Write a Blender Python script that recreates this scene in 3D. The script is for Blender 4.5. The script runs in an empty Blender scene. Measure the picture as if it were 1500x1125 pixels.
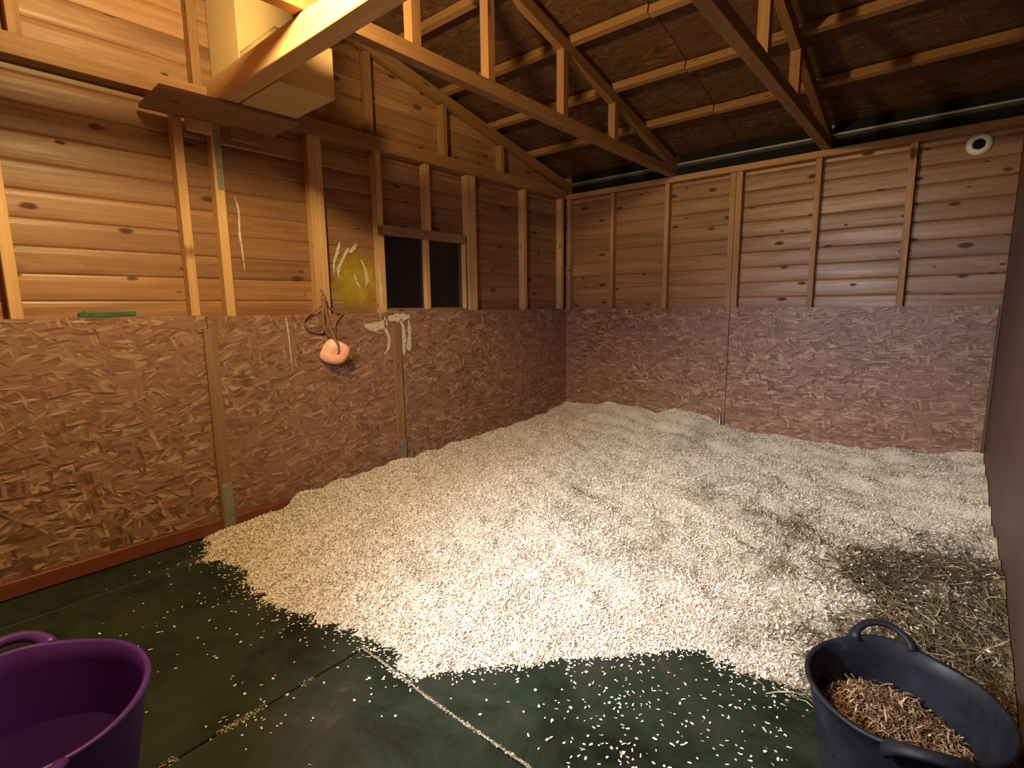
import bpy, bmesh, math, random
import numpy as np
from mathutils import Vector, Matrix

rnd = random.Random(7)
rng = np.random.default_rng(11)
SC = bpy.context.scene
COL = SC.collection

# ------------------------------------------------------------------ camera
CAM = np.array([3.041, -4.473, 1.236]); YAW, PIT, ROLL, F = 0.702, -0.151, -0.012, 756.3
fw = np.array([-math.sin(YAW)*math.cos(PIT), math.cos(YAW)*math.cos(PIT), math.sin(PIT)])
r_ = np.array([math.cos(YAW), math.sin(YAW), 0.0]); u_ = np.cross(r_, fw)
r2 = math.cos(ROLL)*r_ + math.sin(ROLL)*u_; u2 = -math.sin(ROLL)*r_ + math.cos(ROLL)*u_
cam_d = bpy.data.cameras.new('camera'); cam = bpy.data.objects.new('camera', cam_d); COL.objects.link(cam)
cam_d.sensor_width = 36; cam_d.lens = F/1500*36; cam_d.clip_start = 0.02
M = Matrix.Identity(4)
for i in range(3):
    M[i][0] = r2[i]; M[i][1] = u2[i]; M[i][2] = -fw[i]; M[i][3] = CAM[i]
cam.matrix_world = M
SC.camera = cam

# ------------------------------------------------------------------ world (night outside) and lamps
W = bpy.data.worlds.new('night'); SC.world = W; W.use_nodes = True
W.node_tree.nodes['Background'].inputs[0].default_value = (0.30, 0.42, 0.62, 1)
W.node_tree.nodes['Background'].inputs[1].default_value = 0.002

def lamp(name, kind, loc, color, power, size=0.1, aim=None, cone=None, blend=1.0):
    d = bpy.data.lights.new(name, kind); d.color = color; d.energy = power
    d.shadow_soft_size = size
    if kind == 'SPOT':
        d.spot_size = math.radians(cone); d.spot_blend = blend
    o = bpy.data.objects.new(name, d); COL.objects.link(o); o.location = loc
    if aim is not None:
        o.rotation_euler = (Vector(aim)-Vector(loc)).to_track_quat('-Z', 'Y').to_euler()
    return o
lamp('warm_bulb', 'POINT', (1.40, -3.80, 2.42), (1.0, 0.73, 0.31), 80, 0.05)
lamp('cool_floodlight', 'SPOT', (1.50, -4.85, 1.80), (0.72, 0.86, 1.0), 228, 0.09, aim=(2.62, -1.95, 0.10), cone=74)
lamp('far_bed_fill', 'SPOT', (2.2, -5.05, 1.95), (1.0, 0.92, 0.90), 130, 0.20, aim=(1.3, -0.9, 0.15), cone=74)  # unseen fill spot added to brighten the far bed

SC.view_settings.view_transform = 'Standard'; SC.view_settings.look = 'None'
SC.view_settings.gamma = 1.0; SC.view_settings.use_curve_mapping = False
SC.view_settings.exposure = 0.95

# ------------------------------------------------------------------ materials
class NT:
    def __init__(s, name):
        s.m = bpy.data.materials.new(name); s.m.use_nodes = True
        s.t = s.m.node_tree; s.b = s.t.nodes['Principled BSDF']
    def n(s, kind, **kw):
        nd = s.t.nodes.new('ShaderNode'+kind)
        for k, v in kw.items():
            if k.startswith('i_'):
                key = k[2:]
                nd.inputs[int(key) if key.isdigit() else key.replace('_', ' ')].default_value = v
            else: setattr(nd, k, v)
        return nd
    def l(s, a, b): s.t.links.new(a, b)
    def math(s, op, a, b=None, c=None, clamp=False):
        nd = s.n('Math', operation=op); nd.use_clamp = clamp
        for i, v in enumerate((a, b, c)):
            if v is None: continue
            if isinstance(v, (int, float)): nd.inputs[i].default_value = v
            else: s.l(v, nd.inputs[i])
        return nd.outputs[0]
    def ramp(s, fac, stops):
        nd = s.n('ValToRGB'); s.l(fac, nd.inputs[0]); cr = nd.color_ramp
        while len(cr.elements) < len(stops): cr.elements.new(0.5)
        for e, (p, c) in zip(cr.elements, stops):
            e.position = p; e.color = (c if isinstance(c, tuple) else (c, c, c))[:3] + (1,)
        return nd.outputs[0]
    def mix(s, fac, a, b, mode='MIX'):
        nd = s.n('Mix', data_type='RGBA', blend_type=mode)
        for sock, v in ((nd.inputs[0], fac), (nd.inputs[6], a), (nd.inputs[7], b)):
            if isinstance(v, (int, float)): sock.default_value = v
            elif isinstance(v, tuple): sock.default_value = v[:3]+(1,)
            else: s.l(v, sock)
        return nd.outputs[2]
    def coords(s, scale, seed=True, rot=0.0, src='Object'):
        tc = s.n('TexCoord'); out = tc.outputs[src]
        if seed:
            oi = s.n('ObjectInfo'); k = s.n('VectorMath', operation='SCALE'); k.inputs[0].default_value = (37.1, 71.7, 13.3)
            s.l(oi.outputs['Random'], k.inputs[3])
            a = s.n('VectorMath', operation='ADD'); s.l(out, a.inputs[0]); s.l(k.outputs[0], a.inputs[1]); out = a.outputs[0]
        mp = s.n('Mapping'); mp.vector_type = 'POINT'; mp.inputs['Scale'].default_value = scale; mp.inputs['Rotation'].default_value = (0, 0, rot)
        s.l(out, mp.inputs[0]); return mp.outputs[0]
    def noise(s, vec, scale=1.0, detail=3.0, rough=0.55, dist=0.0, out=0):
        nd = s.n('TexNoise', i_Scale=scale, i_Detail=detail, i_Roughness=rough, i_Distortion=dist); s.l(vec, nd.inputs['Vector']); return nd.outputs[out]
    def bump(s, h, strength=0.3, dist=0.01):
        nd = s.n('Bump', i_Strength=strength, i_Distance=dist); s.l(h, nd.inputs['Height']); s.l(nd.outputs[0], s.b.inputs['Normal'])
    def out(s, col=None, rough=0.6, spec=0.5, **kw):
        if col is not None:
            if isinstance(col, tuple): s.b.inputs['Base Color'].default_value = col[:3]+(1,)
            else: s.l(col, s.b.inputs['Base Color'])
        if isinstance(rough, (int, float)): s.b.inputs['Roughness'].default_value = rough
        else: s.l(rough, s.b.inputs['Roughness'])
        s.b.inputs['Specular IOR Level'].default_value = spec
        for k, v in kw.items(): s.b.inputs[k.replace('_', ' ')].default_value = v
        return s.m

def wood_mat(name, dark, mid, light, rough=0.55, knot=0.085, knots=(2.6, 6.5), knot_col=(0.05, 0.02, 0.01), bump=0.25, spec=0.4, var=0.0):
    t = NT(name)
    g = t.noise(t.coords((1.6, 34, 34)), 1.0, 4, 0.6, 0.6)
    b = t.noise(t.coords((0.9, 3.5, 3.5)), 1.0, 3, 0.5, 0.3)
    v = t.math('ADD', t.math('MULTIPLY', g, 0.55), t.math('MULTIPLY', b, 0.45))
    col = t.ramp(v, [(0.30, dark), (0.5, mid), (0.70, light)])
    kn = t.n('TexVoronoi', voronoi_dimensions='2D', feature='F1'); kn.inputs['Scale'].default_value = 1.0
    t.l(t.coords((knots[0], knots[1], 1)), kn.inputs['Vector'])
    kd = t.math('ADD', kn.outputs['Distance'], t.math('MULTIPLY', t.math('SUBTRACT', g, 0.5), 0.10))
    # only some cells carry a knot
    sc = t.n('SeparateColor'); t.l(kn.outputs['Color'], sc.inputs[0])
    pick = t.math('GREATER_THAN', sc.outputs[0], 0.42)
    size = t.math('MULTIPLY_ADD', sc.outputs[1], knot, knot*0.35)
    km = t.math('MULTIPLY', t.ramp(t.math('DIVIDE', kd, size), [(0.55, 1.0), (1.0, 0.0)]), pick)
    halo = t.math('MULTIPLY', t.ramp(t.math('DIVIDE', kd, size), [(0.6, 0.5), (1.0, 0.0)]), pick)
    if var:
        oi = t.n('ObjectInfo'); wear = t.noise(t.coords((1.3, 9, 9)), 1.0, 4, 0.65, 1.2)
        col = t.mix(t.ramp(wear, [(0.52, 0.0), (0.72, 0.45)]), col, (0.46, 0.28, 0.16))
        k = t.math('MULTIPLY_ADD', oi.outputs['Random'], var, 1-var*0.5)
        hv = t.n('HueSaturation'); t.l(k, hv.inputs['Value']); t.l(col, hv.inputs['Color']); col = hv.outputs[0]
    col = t.mix(t.math('MULTIPLY', km, 0.85), col, knot_col)
    t.bump(v, bump, 0.006)
    r = t.math('ADD', t.ramp(v, [(0.3, rough+0.12), (0.7, rough-0.08)]), t.math('MULTIPLY', km, 0.4))
    return t.out(col, r, spec)

def osb_mat(name, base, dark, light, rough=0.55, bump=0.5, size=1.0, spec=0.4, paint=0.0):
    t = NT(name)
    warp = None
    col = base; hsum = None
    for i, (ang, sx, sy, th) in enumerate([(0.15, 9, 42, 0.0), (0.75, 10, 46, 0.55), (-0.55, 9, 40, 0.55), (1.45, 11, 44, 0.72), (-0.1, 8, 48, 0.6)]):
        v = t.coords((sx/size, sy/size, 1), True, 0.0)
        # rotate first, then stretch
        tc = t.n('TexCoord'); oi = t.n('ObjectInfo')
        k = t.n('VectorMath', operation='SCALE'); k.inputs[0].default_value = (17.3+i, 31.1*(i+1), 0); t.l(oi.outputs['Random'], k.inputs[3])
        a = t.n('VectorMath', operation='ADD'); t.l(tc.outputs['Object'], a.inputs[0]); t.l(k.outputs[0], a.inputs[1])
        wn = t.n('TexNoise', i_Scale=3.0, i_Detail=1.0); t.l(a.outputs[0], wn.inputs['Vector'])
        ws = t.n('VectorMath', operation='MULTIPLY_ADD'); t.l(wn.outputs['Color'], ws.inputs[0]); ws.inputs[1].default_value = (0.12, 0.12, 0); t.l(a.outputs[0], ws.inputs[2])
        m1 = t.n('Mapping'); m1.inputs['Rotation'].default_value = (0, 0, ang); t.l(ws.outputs[0], m1.inputs[0])
        m2 = t.n('Mapping'); m2.inputs['Scale'].default_value = (sx/size, sy/size, 1); t.l(m1.outputs[0], m2.inputs[0])
        vo = t.n('TexVoronoi', voronoi_dimensions='2D', feature='F1', distance='EUCLIDEAN'); vo.inputs['Scale'].default_value = 1.0; t.l(m2.outputs[0], vo.inputs['Vector'])
        sc = t.n('SeparateColor'); t.l(vo.outputs['Color'], sc.inputs[0])
        fine = t.n('TexNoise', i_Scale=1.0, i_Detail=2.0)
        m3 = t.n('Mapping'); m3.inputs['Scale'].default_value = (6, 160, 1); t.l(m1.outputs[0], m3.inputs[0]); t.l(m3.outputs[0], fine.inputs['Vector'])
        val = t.math('MULTIPLY_ADD', t.math('SUBTRACT', fine.outputs[0], 0.5), 0.35, sc.outputs[1])
        fc = t.ramp(val, [(0.08, dark), (0.42, base), (0.72, base), (0.98, light)])
        edge = t.ramp(vo.outputs['Distance'], [(0.30, 1.0), (0.62, 0.0)])
        if i == 0:
            col = fc; hsum = sc.outputs[1]
        else:
            pk = t.math('MULTIPLY', t.math('GREATER_THAN', sc.outputs[0], th), edge)
            col = t.mix(pk, col, fc)
            hsum = t.math('ADD', t.math('MULTIPLY', hsum, t.math('SUBTRACT', 1.0, pk)), t.math('MULTIPLY', pk, sc.outputs[1]))
    big = t.noise(t.coords((1.1, 1.6, 1)), 1.0, 3, 0.6)
    col = t.mix(t.ramp(big, [(0.35, 0.55), (0.7, 0.0)]), col, base if not paint else tuple(c*0.8 for c in base))
    t.bump(hsum, bump, 0.006)
    return t.out(col, rough, spec)

def plain(name, col, rough=0.5, spec=0.5, var=0.15, scale=6.0, bump=0.0, **kw):
    t = NT(name); n = t.noise(t.coords((1, 1, 1)), scale, 4, 0.6)
    c = t.mix(t.ramp(n, [(0.3, 0.0), (0.7, 1.0)]), tuple(x*(1-var) for x in col), tuple(min(1, x*(1+var)) for x in col))
    if bump: t.bump(n, bump, 0.004)
    return t.out(c, rough, spec, **kw)

PLANK = wood_mat('plank_wood', (0.175, 0.078, 0.035), (0.275, 0.133, 0.062), (0.40, 0.215, 0.11), 0.42, knot=0.115, knots=(3.1, 7.0), var=0.35, spec=0.5)
STUDB = wood_mat('back_stud_wood', (0.27, 0.135, 0.058), (0.37, 0.195, 0.088), (0.47, 0.27, 0.13), 0.6, knots=(2.0, 9.0))
STUD = wood_mat('stud_wood', (0.40, 0.21, 0.085), (0.52, 0.30, 0.135), (0.62, 0.39, 0.19), 0.6, knots=(2.0, 9.0))
TRUSS = wood_mat('truss_wood', (0.19, 0.09, 0.035), (0.27, 0.135, 0.055), (0.35, 0.19, 0.083), 0.6, knots=(2.0, 9.0))
OLDWOOD = wood_mat('brown_batten_wood', (0.17, 0.085, 0.045), (0.24, 0.13, 0.07), (0.33, 0.19, 0.105), 0.6)
REDWOOD = wood_mat('red_stained_wood', (0.13, 0.035, 0.018), (0.20, 0.055, 0.028), (0.28, 0.09, 0.045), 0.55)
KICK = osb_mat('painted_strand_board', (0.275, 0.142, 0.095), (0.125, 0.058, 0.037), (0.50, 0.325, 0.215), 0.45, 0.8, 0.82)
ROOFB = osb_mat('roof_strand_board', (0.105, 0.047, 0.019), (0.050, 0.022, 0.009), (0.18, 0.092, 0.04), 0.7, 0.3)
SMOOTH = plain('smooth_brown_ply', (0.105, 0.058, 0.047), 0.55, 0.4, 0.14, 2.5, 0.06)
CARTON = plain('tan_carton', (0.48, 0.335, 0.16), 0.7, 0.3, 0.06, 3.0)
GALV = plain('galvanised_steel', (0.34, 0.34, 0.33), 0.45, 0.5, 0.2, 30.0, 0.1, Metallic=0.75)
BLACKHOLE = plain('black_plastic_and_shade', (0.010, 0.009, 0.008), 0.8, 0.15)  # vent and felt black; also the painted eaves shade
WHITEP = plain('white_plastic', (0.72, 0.70, 0.66), 0.4, 0.5, 0.08)
def _wp():
    t = NT('white_paint'); n = t.noise(t.coords((1, 1, 1), False), 55, 4, 0.7)
    t.l(t.ramp(n, [(0.26, 0.0), (0.48, 0.9)]), t.b.inputs['Alpha'])
    return t.out((0.66, 0.56, 0.45), 0.6, 0.3)
WHITEPAINT = _wp()
GREENP = plain('green_paint', (0.035, 0.12, 0.05), 0.5, 0.5, 0.35, 25.0)
ROPE = plain('brown_rope', (0.24, 0.13, 0.075), 0.85, 0.2, 0.35, 120.0, 0.4)
def _salt():
    t = NT('pink_salt'); n = t.noise(t.coords((1, 1, 1)), 14, 4, 0.6)
    c = t.ramp(n, [(0.3, (0.86, 0.36, 0.24)), (0.55, (0.94, 0.52, 0.38)), (0.75, (0.96, 0.70, 0.58))])
    t.bump(n, 0.3, 0.006)
    return t.out(c, 0.4, 0.5, Subsurface_Weight=0.25, Subsurface_Scale=0.02)
SALT = _salt()
def _purple():
    t = NT('purple_rubber'); n = t.noise(t.coords((1, 1, 1)), 8, 4)
    return t.out(t.mix(n, (0.070, 0.014, 0.21), (0.110, 0.026, 0.30)), 0.42, 0.5)
PURPLE = _purple()
def _blackrub():
    t = NT('black_rubber'); n = t.noise(t.coords((1, 1, 1)), 7, 5, 0.65)
    c = t.ramp(n, [(0.35, (0.007, 0.008, 0.014)), (0.60, (0.014, 0.015, 0.023)), (0.76, (0.055, 0.048, 0.038))])
    return t.out(c, t.ramp(n, [(0.4, 0.5), (0.7, 0.8)]), 0.35)
BLACKRUB = _blackrub()
def _water():
    t = NT('water'); n = t.noise(t.coords((1, 1, 1)), 12, 2); t.bump(n, 0.04, 0.01)
    return t.out((0.030, 0.009, 0.070), 0.03, 0.4, IOR=1.33)
WATER = _water()
def _glass():
    t = NT('dark_window_glass'); n = t.noise(t.coords((1, 1, 1)), 5, 4)
    return t.out((0.55, 0.6, 0.62), t.ramp(n, [(0.4, 0.08), (0.7, 0.3)]), 0.5, **{'Transmission_Weight': 1.0, 'IOR': 1.45})
GLASS = _glass()
def _mat():
    t = NT('green_rubber_mat')
    n = t.noise(t.coords((1, 1, 1)), 2.6, 8, 0.72, 0.4); f = t.noise(t.coords((1, 1, 1)), 60, 3)
    c = t.ramp(n, [(0.33, (0.005, 0.007, 0.005)), (0.43, (0.012, 0.018, 0.010)), (0.52, (0.019, 0.030, 0.017)), (0.60, (0.030, 0.032, 0.022)), (0.68, (0.065, 0.055, 0.042))])
    t.bump(f, 0.25, 0.003)
    return t.out(c, t.ramp(n, [(0.35, 0.5), (0.7, 0.75)]), 0.3)
MAT = _mat()
SEAMDIRT = plain('pale_dust', (0.34, 0.25, 0.15), 0.9, 0.2, 0.4, 60.0)
SLAB = plain('concrete_slab', (0.06, 0.055, 0.045), 0.8, 0.3, 0.3, 9.0, 0.2)

def chip_mat(name, island=True):
    t = NT(name)
    at = t.n('Attribute', attribute_name='soil'); soil = at.outputs['Fac']
    if island:
        g = t.n('NewGeometry'); v = g.outputs['Random Per Island']
    else:
        v = t.noise(t.coords((1, 1, 1), False), 70, 3, 0.7)
    clean = t.ramp(v, [(0.0, (0.52, 0.41, 0.29)), (0.15, (0.68, 0.58, 0.46)), (0.45, (0.79, 0.71, 0.61)), (0.8, (0.83, 0.77, 0.69)), (1.0, (0.87, 0.83, 0.78))])
    dirty = t.ramp(v, [(0.0, (0.05, 0.032, 0.014)), (0.35, (0.14, 0.10, 0.045)), (0.68, (0.26, 0.19, 0.09)), (0.86, (0.55, 0.45, 0.30)), (1.0, (0.80, 0.72, 0.58))])
    if not island: clean = t.mix(1.0, clean, (0.88, 0.85, 0.80), 'MULTIPLY')
    return t.out(t.mix(soil, clean, dirty), 0.75, 0.25)
CHIP = chip_mat('shaving_flakes'); BEDBASE = chip_mat('shaving_bed_base', False)
def hay_mat(name, stops):
    t = NT(name); g = t.n('NewGeometry')
    return t.out(t.ramp(g.outputs['Random Per Island'], stops), 0.6, 0.4)
HAY = hay_mat('hay_strands', [(0.0, (0.045, 0.030, 0.014)), (0.4, (0.11, 0.080, 0.042)), (0.75, (0.19, 0.14, 0.078)), (0.93, (0.36, 0.28, 0.17)), (1.0, (0.62, 0.53, 0.40))])
FEED = hay_mat('chaff', [(0.0, (0.07, 0.035, 0.016)), (0.4, (0.19, 0.10, 0.05)), (0.75, (0.34, 0.20, 0.11)), (1.0, (0.60, 0.44, 0.30))])
FEEDBASE = plain('damp_chaff', (0.17, 0.08, 0.03), 0.8, 0.3, 0.4, 50.0, 0.5)

# ------------------------------------------------------------------ object helpers
def tag(o, label=None, cat=None, group=None, kind=None):
    if label: o['label'] = label
    if cat: o['category'] = cat
    if group: o['group'] = group
    if kind: o['kind'] = kind
    return o
def link(o, parent=None):
    COL.objects.link(o)
    if parent is not None:
        o.parent = parent; o.matrix_parent_inverse = world_of(parent).inverted()
    return o
_W = {}
def world_of(o):
    if o.name in _W: return _W[o.name]
    return Matrix.Identity(4)
def setw(o, m):
    # m: world matrix; with matrix_parent_inverse = inverse(parent world) local basis equals world matrix
    o.matrix_basis = m; _W[o.name] = m.copy()
def empty(name, loc):
    o = bpy.data.objects.new(name, None); o.empty_display_size = 0.1; COL.objects.link(o)
    setw(o, Matrix.Translation(loc)); return o
def mesh_obj(name, me, mat, parent=None, m=None, smooth=False):
    o = bpy.data.objects.new(name, me)
    if mat and not me.materials: me.materials.append(mat)
    if smooth:
        me.polygons.foreach_set('use_smooth', [True]*len(me.polygons))
    link(o, parent); setw(o, m if m is not None else Matrix.Identity(4)); return o
def pydata(name, v, f):
    me = bpy.data.meshes.new(name); me.from_pydata([tuple(map(float, p)) for p in v], [], f); me.update(); return me
_BC = {}
def box_mesh(L, Wd, T, bev=0.002):
    key = (round(L, 4), round(Wd, 4), round(T, 4), bev)
    if key in _BC: return _BC[key]
    bm = bmesh.new(); bmesh.ops.create_cube(bm, size=1.0)
    for v in bm.verts: v.co = Vector((v.co.x*L, v.co.y*Wd, v.co.z*T))
    if bev: bmesh.ops.bevel(bm, geom=bm.edges[:], offset=bev, segments=1, affect='EDGES')
    me = bpy.data.meshes.new('board'); bm.to_mesh(me); bm.free(); _BC[key] = me; return me
def frame(c, ex, ey):
    ex = Vector(ex).normalized(); ey = Vector(ey); ey = (ey-ex*ey.dot(ex)).normalized(); ez = ex.cross(ey)
    m = Matrix.Identity(4)
    for i in range(3): m[i][0] = ex[i]; m[i][1] = ey[i]; m[i][2] = ez[i]; m[i][3] = c[i]
    return m
def board(name, c, ex, ey, L, Wd, T, mat, parent=None, bev=0.002):
    me = box_mesh(L, Wd, T, bev)
    if not me.materials: me.materials.append(mat)
    elif me.materials[0] != mat:
        me = me.copy(); me.materials[0] = mat
    return mesh_obj(name, me, None, parent, frame(c, ex, ey))
def bbox(name, lo, hi, mat, parent=None, axis=None, bev=0.002):
    """axis-aligned board between two corners; local X runs along the longest side, local Y along the second"""
    d = [hi[i]-lo[i] for i in range(3)]; c = [(hi[i]+lo[i])/2 for i in range(3)]
    o = sorted(range(3), key=lambda i: -d[i])
    if axis is not None: o = [axis]+[i for i in o if i != axis]
    e = np.eye(3)
    return board(name, c, e[o[0]], e[o[1]], d[o[0]], d[o[1]], d[o[2]], mat, parent, bev)
def tube(name, pts, rad, mat, parent=None, sides=8, closed=False, flat=None):
    pts = [Vector(p) for p in pts]; n = len(pts); V = []; Fc = []
    rads = rad if isinstance(rad, (list, tuple)) else [rad]*n
    nrm = None
    for i, p in enumerate(pts):
        t = (pts[min(i+1, n-1)]-pts[max(i-1, 0)]).normalized()
        if nrm is None:
            nrm = t.orthogonal().normalized() if flat is None else Vector(flat)
        nrm = (nrm-t*nrm.dot(t)).normalized(); b = t.cross(nrm)
        for k in range(sides):
            a = 2*math.pi*k/sides; r = rads[i]
            ra, rb = (r if not isinstance(r, tuple) else r[0]), (r if not isinstance(r, tuple) else r[1])
            V.append(p+nrm*(math.cos(a)*ra)+b*(math.sin(a)*rb))
    for i in range(n-1):
        for k in range(sides):
            k2 = (k+1) % sides
            Fc.append((i*sides+k, i*sides+k2, (i+1)*sides+k2, (i+1)*sides+k))
    Fc.append(tuple(range(sides))[::-1]); Fc.append(tuple((n-1)*sides+k for k in range(sides)))
    return mesh_obj(name, pydata(name, V, Fc), mat, parent, None, True)
def smooth_path(P, n=8):
    P = [Vector(p) for p in P]; out = []
    Q = [P[0]*2-P[1]]+P+[P[-1]*2-P[-2]]
    for i in range(1, len(Q)-2):
        a, b, c, d = Q[i-1:i+3]
        for k in range(n):
            t = k/n
            out.append(0.5*((2*b)+(c-a)*t+(2*a-5*b+4*c-d)*t*t+(3*b-a-3*c+d)*t**3))
    out.append(P[-1]); return out

# ------------------------------------------------------------------ room numbers
WX = 3.285            # right wall
FY = -5.2             # front wall behind the camera
KZ = 1.2              # top of kick boards
RY = -2.6             # ridge
SL = 0.22
def rafter_z(y): return 2.39 + SL*(-y if y > RY else (y-2*RY))
PB, PT = 2.278, 2.365
DP = 0.083            # plank face behind the kick face

# floor
fl = bbox('floor', (-0.12, FY-0.1, -0.12), (WX+0.12, 0.12, -0.018), SLAB, None, bev=0); tag(fl, kind='structure')

# ---- planks
PITCH = 0.12
PROFILE = [(0.0, -0.008), (0.003, -0.005), (0.010, -0.0015), (0.026, 0.0), (0.092, 0.001), (0.110, -0.001), (0.118, -0.004), (0.12, -0.008)]
def plank(wall, along, z0, a0, a1, clip=None, parent=None):
    """horizontal board; along='y' for the left wall (face towards +x), 'x' for the back wall (face towards -y)"""
    off = rnd.uniform(-0.004, 0.004); V = []; Fc = []
    for zz, dd in PROFILE:
        z = z0+zz; lo, hi = a0, a1
        if clip:
            c0, c1 = clip(z); lo, hi = max(lo, c0), min(hi, c1)
            if hi < lo: lo = hi = (lo+hi)/2
        V += [(lo, zz-0.06, dd+off), (hi, zz-0.06, dd+off)]
    n = len(PROFILE)
    V += [(V[0][0], V[0][1], -0.017), (V[1][0], V[1][1], -0.017), (V[2*n-2][0], V[2*n-2][1], -0.017), (V[2*n-1][0], V[2*n-1][1], -0.017)]
    for i in range(n-1): Fc.append((2*i, 2*i+1, 2*i+3, 2*i+2))
    Fc += [(2*n, 2*n+1, 1, 0), (2*n-2, 2*n-1, 2*n+3, 2*n+2), (2*n+1, 2*n, 2*n+2, 2*n+3)]
    Fc += [tuple([2*i for i in range(n)]+[2*n+2, 2*n]), tuple([2*i+1 for i in range(n)][::-1]+[2*n+1, 2*n+3])]
    me = pydata('plank', V, Fc); me.materials.append(PLANK)
    zc = z0+0.06
    if along == 'y': m = frame((-DP, 0, zc), (0, 1, 0), (0, 0, 1))
    else: m = Matrix(((-1, 0, 0, 0), (0, 0, -1, DP), (0, 1, 0, zc), (0, 0, 0, 1)))
    if along == 'x': 
        me.transform(Matrix.Identity(4))
    return mesh_obj('plank', me, None, parent, m)

# ---- left wall (gable end)
V = [(-0.102, FY-.1, -0.12), (-0.102, 0.12, -0.12), (-0.102, 0.12, 2.52), (-0.102, RY, 3.09), (-0.102, FY-.1, 2.52)]
V += [(x-0.02, y, z) for x, y, z in V]
WIN = (-2.215, -1.415, 1.215, 1.735)
# outer skin with a hole for the window
def gable_skin():
    bm = bmesh.new()
    ys = [FY-.1, -4.2, -3.2, WIN[0], WIN[1], -0.6, 0.12]
    def top(y): return 2.50+SL*((-y if y > RY else y-2*RY))
    faces = []
    ys2 = sorted(ys+[RY])
    for a, b in zip(ys2[:-1], ys2[1:]):
        if a >= WIN[0]-1e-6 and b <= WIN[1]+1e-6:
            faces.append([(a, -.12), (b, -.12), (b, WIN[2]), (a, WIN[2])]); faces.append([(a, WIN[3]), (b, WIN[3]), (b, top(b)), (a, top(a))])
        else: faces.append([(a, -.12), (b, -.12), (b, top(b)), (a, top(a))])
    for f in faces: bm.faces.new([bm.verts.new((-0.101, y, z)) for y, z in f])
    bmesh.ops.remove_doubles(bm, verts=bm.verts[:], dist=1e-4)
    r = bmesh.ops.extrude_face_region(bm, geom=bm.faces[:])
    for v in [g for g in r['geom'] if isinstance(g, bmesh.types.BMVert)]: v.co.x -= 0.012
    bmesh.ops.recalc_face_normals(bm, faces=bm.faces[:])
    me = bpy.data.meshes.new('wall_left'); bm.to_mesh(me); bm.free(); return me
wl = mesh_obj('wall_left', gable_skin(), PLANK); tag(wl, kind='structure')
def gclip(z):
    if z < 2.40: return (FY, 0.0)
    d = (z-2.40)/SL; return (2*RY+d, -d)
z = 1.16
while z < 2.93:
    if z < WIN[3]-0.01:
        plank(wl, 'y', z, FY, WIN[0], None, wl); plank(wl, 'y', z, WIN[1], 0.0, None, wl)
    else: plank(wl, 'y', z, FY, 0.0, gclip, wl)
    z += PITCH
SF = -0.018; SB = -DP
def lstud(y0, y1, z0, z1, mat=STUD): return bbox('stud', (SB, y0, z0), (SF, y1, z1), mat, wl, 2)
for a, b in [(-4.80, -4.755), (-4.155, -4.112), (-3.462, -3.418), (-3.285, -3.238), (-2.742, -2.698), (-2.697, -2.653), (-2.258, -2.213), (-1.385, -1.338), (-1.336, -1.288), (-0.662, -0.618), (-0.062, -0.018)]:
    lstud(a, b, KZ-0.02, PB)
lstud(-1.822, -1.777, 1.80, PB)
bbox('top_plate', (SB, FY, PB), (0.004, 0.0, PT), TRUSS, wl, 1)
for a, b in [(-4.03, -3.985), (-3.345, -3.30), (-2.30, -2.255), (-1.63, -1.585), (-0.965, -0.92)]:
    zt = min(rafter_z(a), rafter_z(b))
    lstud(a, b, PT, zt, TRUSS)
def rafter(name, x, w, dep, parent, mat):
    for s in (0, 1):
        y0, y1 = (0.08, RY) if s == 0 else (RY, FY-0.05)
        p0 = Vector((x, y0, rafter_z(0)-SL*y0 if s == 0 else rafter_z(RY))); 
        p1 = Vector((x, RY, rafter_z(RY))) if s == 0 else Vector((x, y1, rafter_z(RY)+SL*(y1-RY)))
        d = (p1-p0); n = Vector((1, 0, 0)).cross(d).normalized(); n = n if n.z > 0 else -n
        board(name, (p0+p1)/2+n*(dep/2), d, n, d.length, dep, w, mat, parent)
rafter('gable_rafter', -0.04, 0.05, 0.075, wl, TRUSS)
# window
win = bbox('window_1', (-0.097, WIN[0], WIN[3]), (SF+0.004, WIN[1], 1.80), OLDWOOD, None, 1); tag(win, kind='structure')
bbox('window_mullion', (-0.078, -1.838, WIN[2]), (-0.03, -1.795, WIN[3]), STUD, win, 2)
bbox('window_sill', (-0.097, WIN[0], KZ-0.02), (-0.019, WIN[1], WIN[2]), OLDWOOD, win, 1)
for a, b in [(WIN[0], -1.838), (-1.795, WIN[1])]:
    bbox('pane', (-0.066, a, WIN[2]), (-0.061, b, WIN[3]), GLASS, win, bev=0)
    bbox('pane_bead', (-0.061, a, WIN[2]), (-0.052, b, WIN[2]+0.012), OLDWOOD, win, bev=0)
bbox('window_jamb', (-0.097, WIN[1]-0.012, WIN[2]), (-0.02, WIN[1], WIN[3]), STUD, win, 2)
# kick boards
for a, b in [(FY, -3.40), (-3.397, -2.172), (-2.169, -1.06), (-1.057, 0.0)]:
    bbox('kick_board', (-0.018, a, 0), (0.0, b, KZ+rnd.uniform(-.004, .004)), KICK, wl, 1, bev=0.0015)
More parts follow.
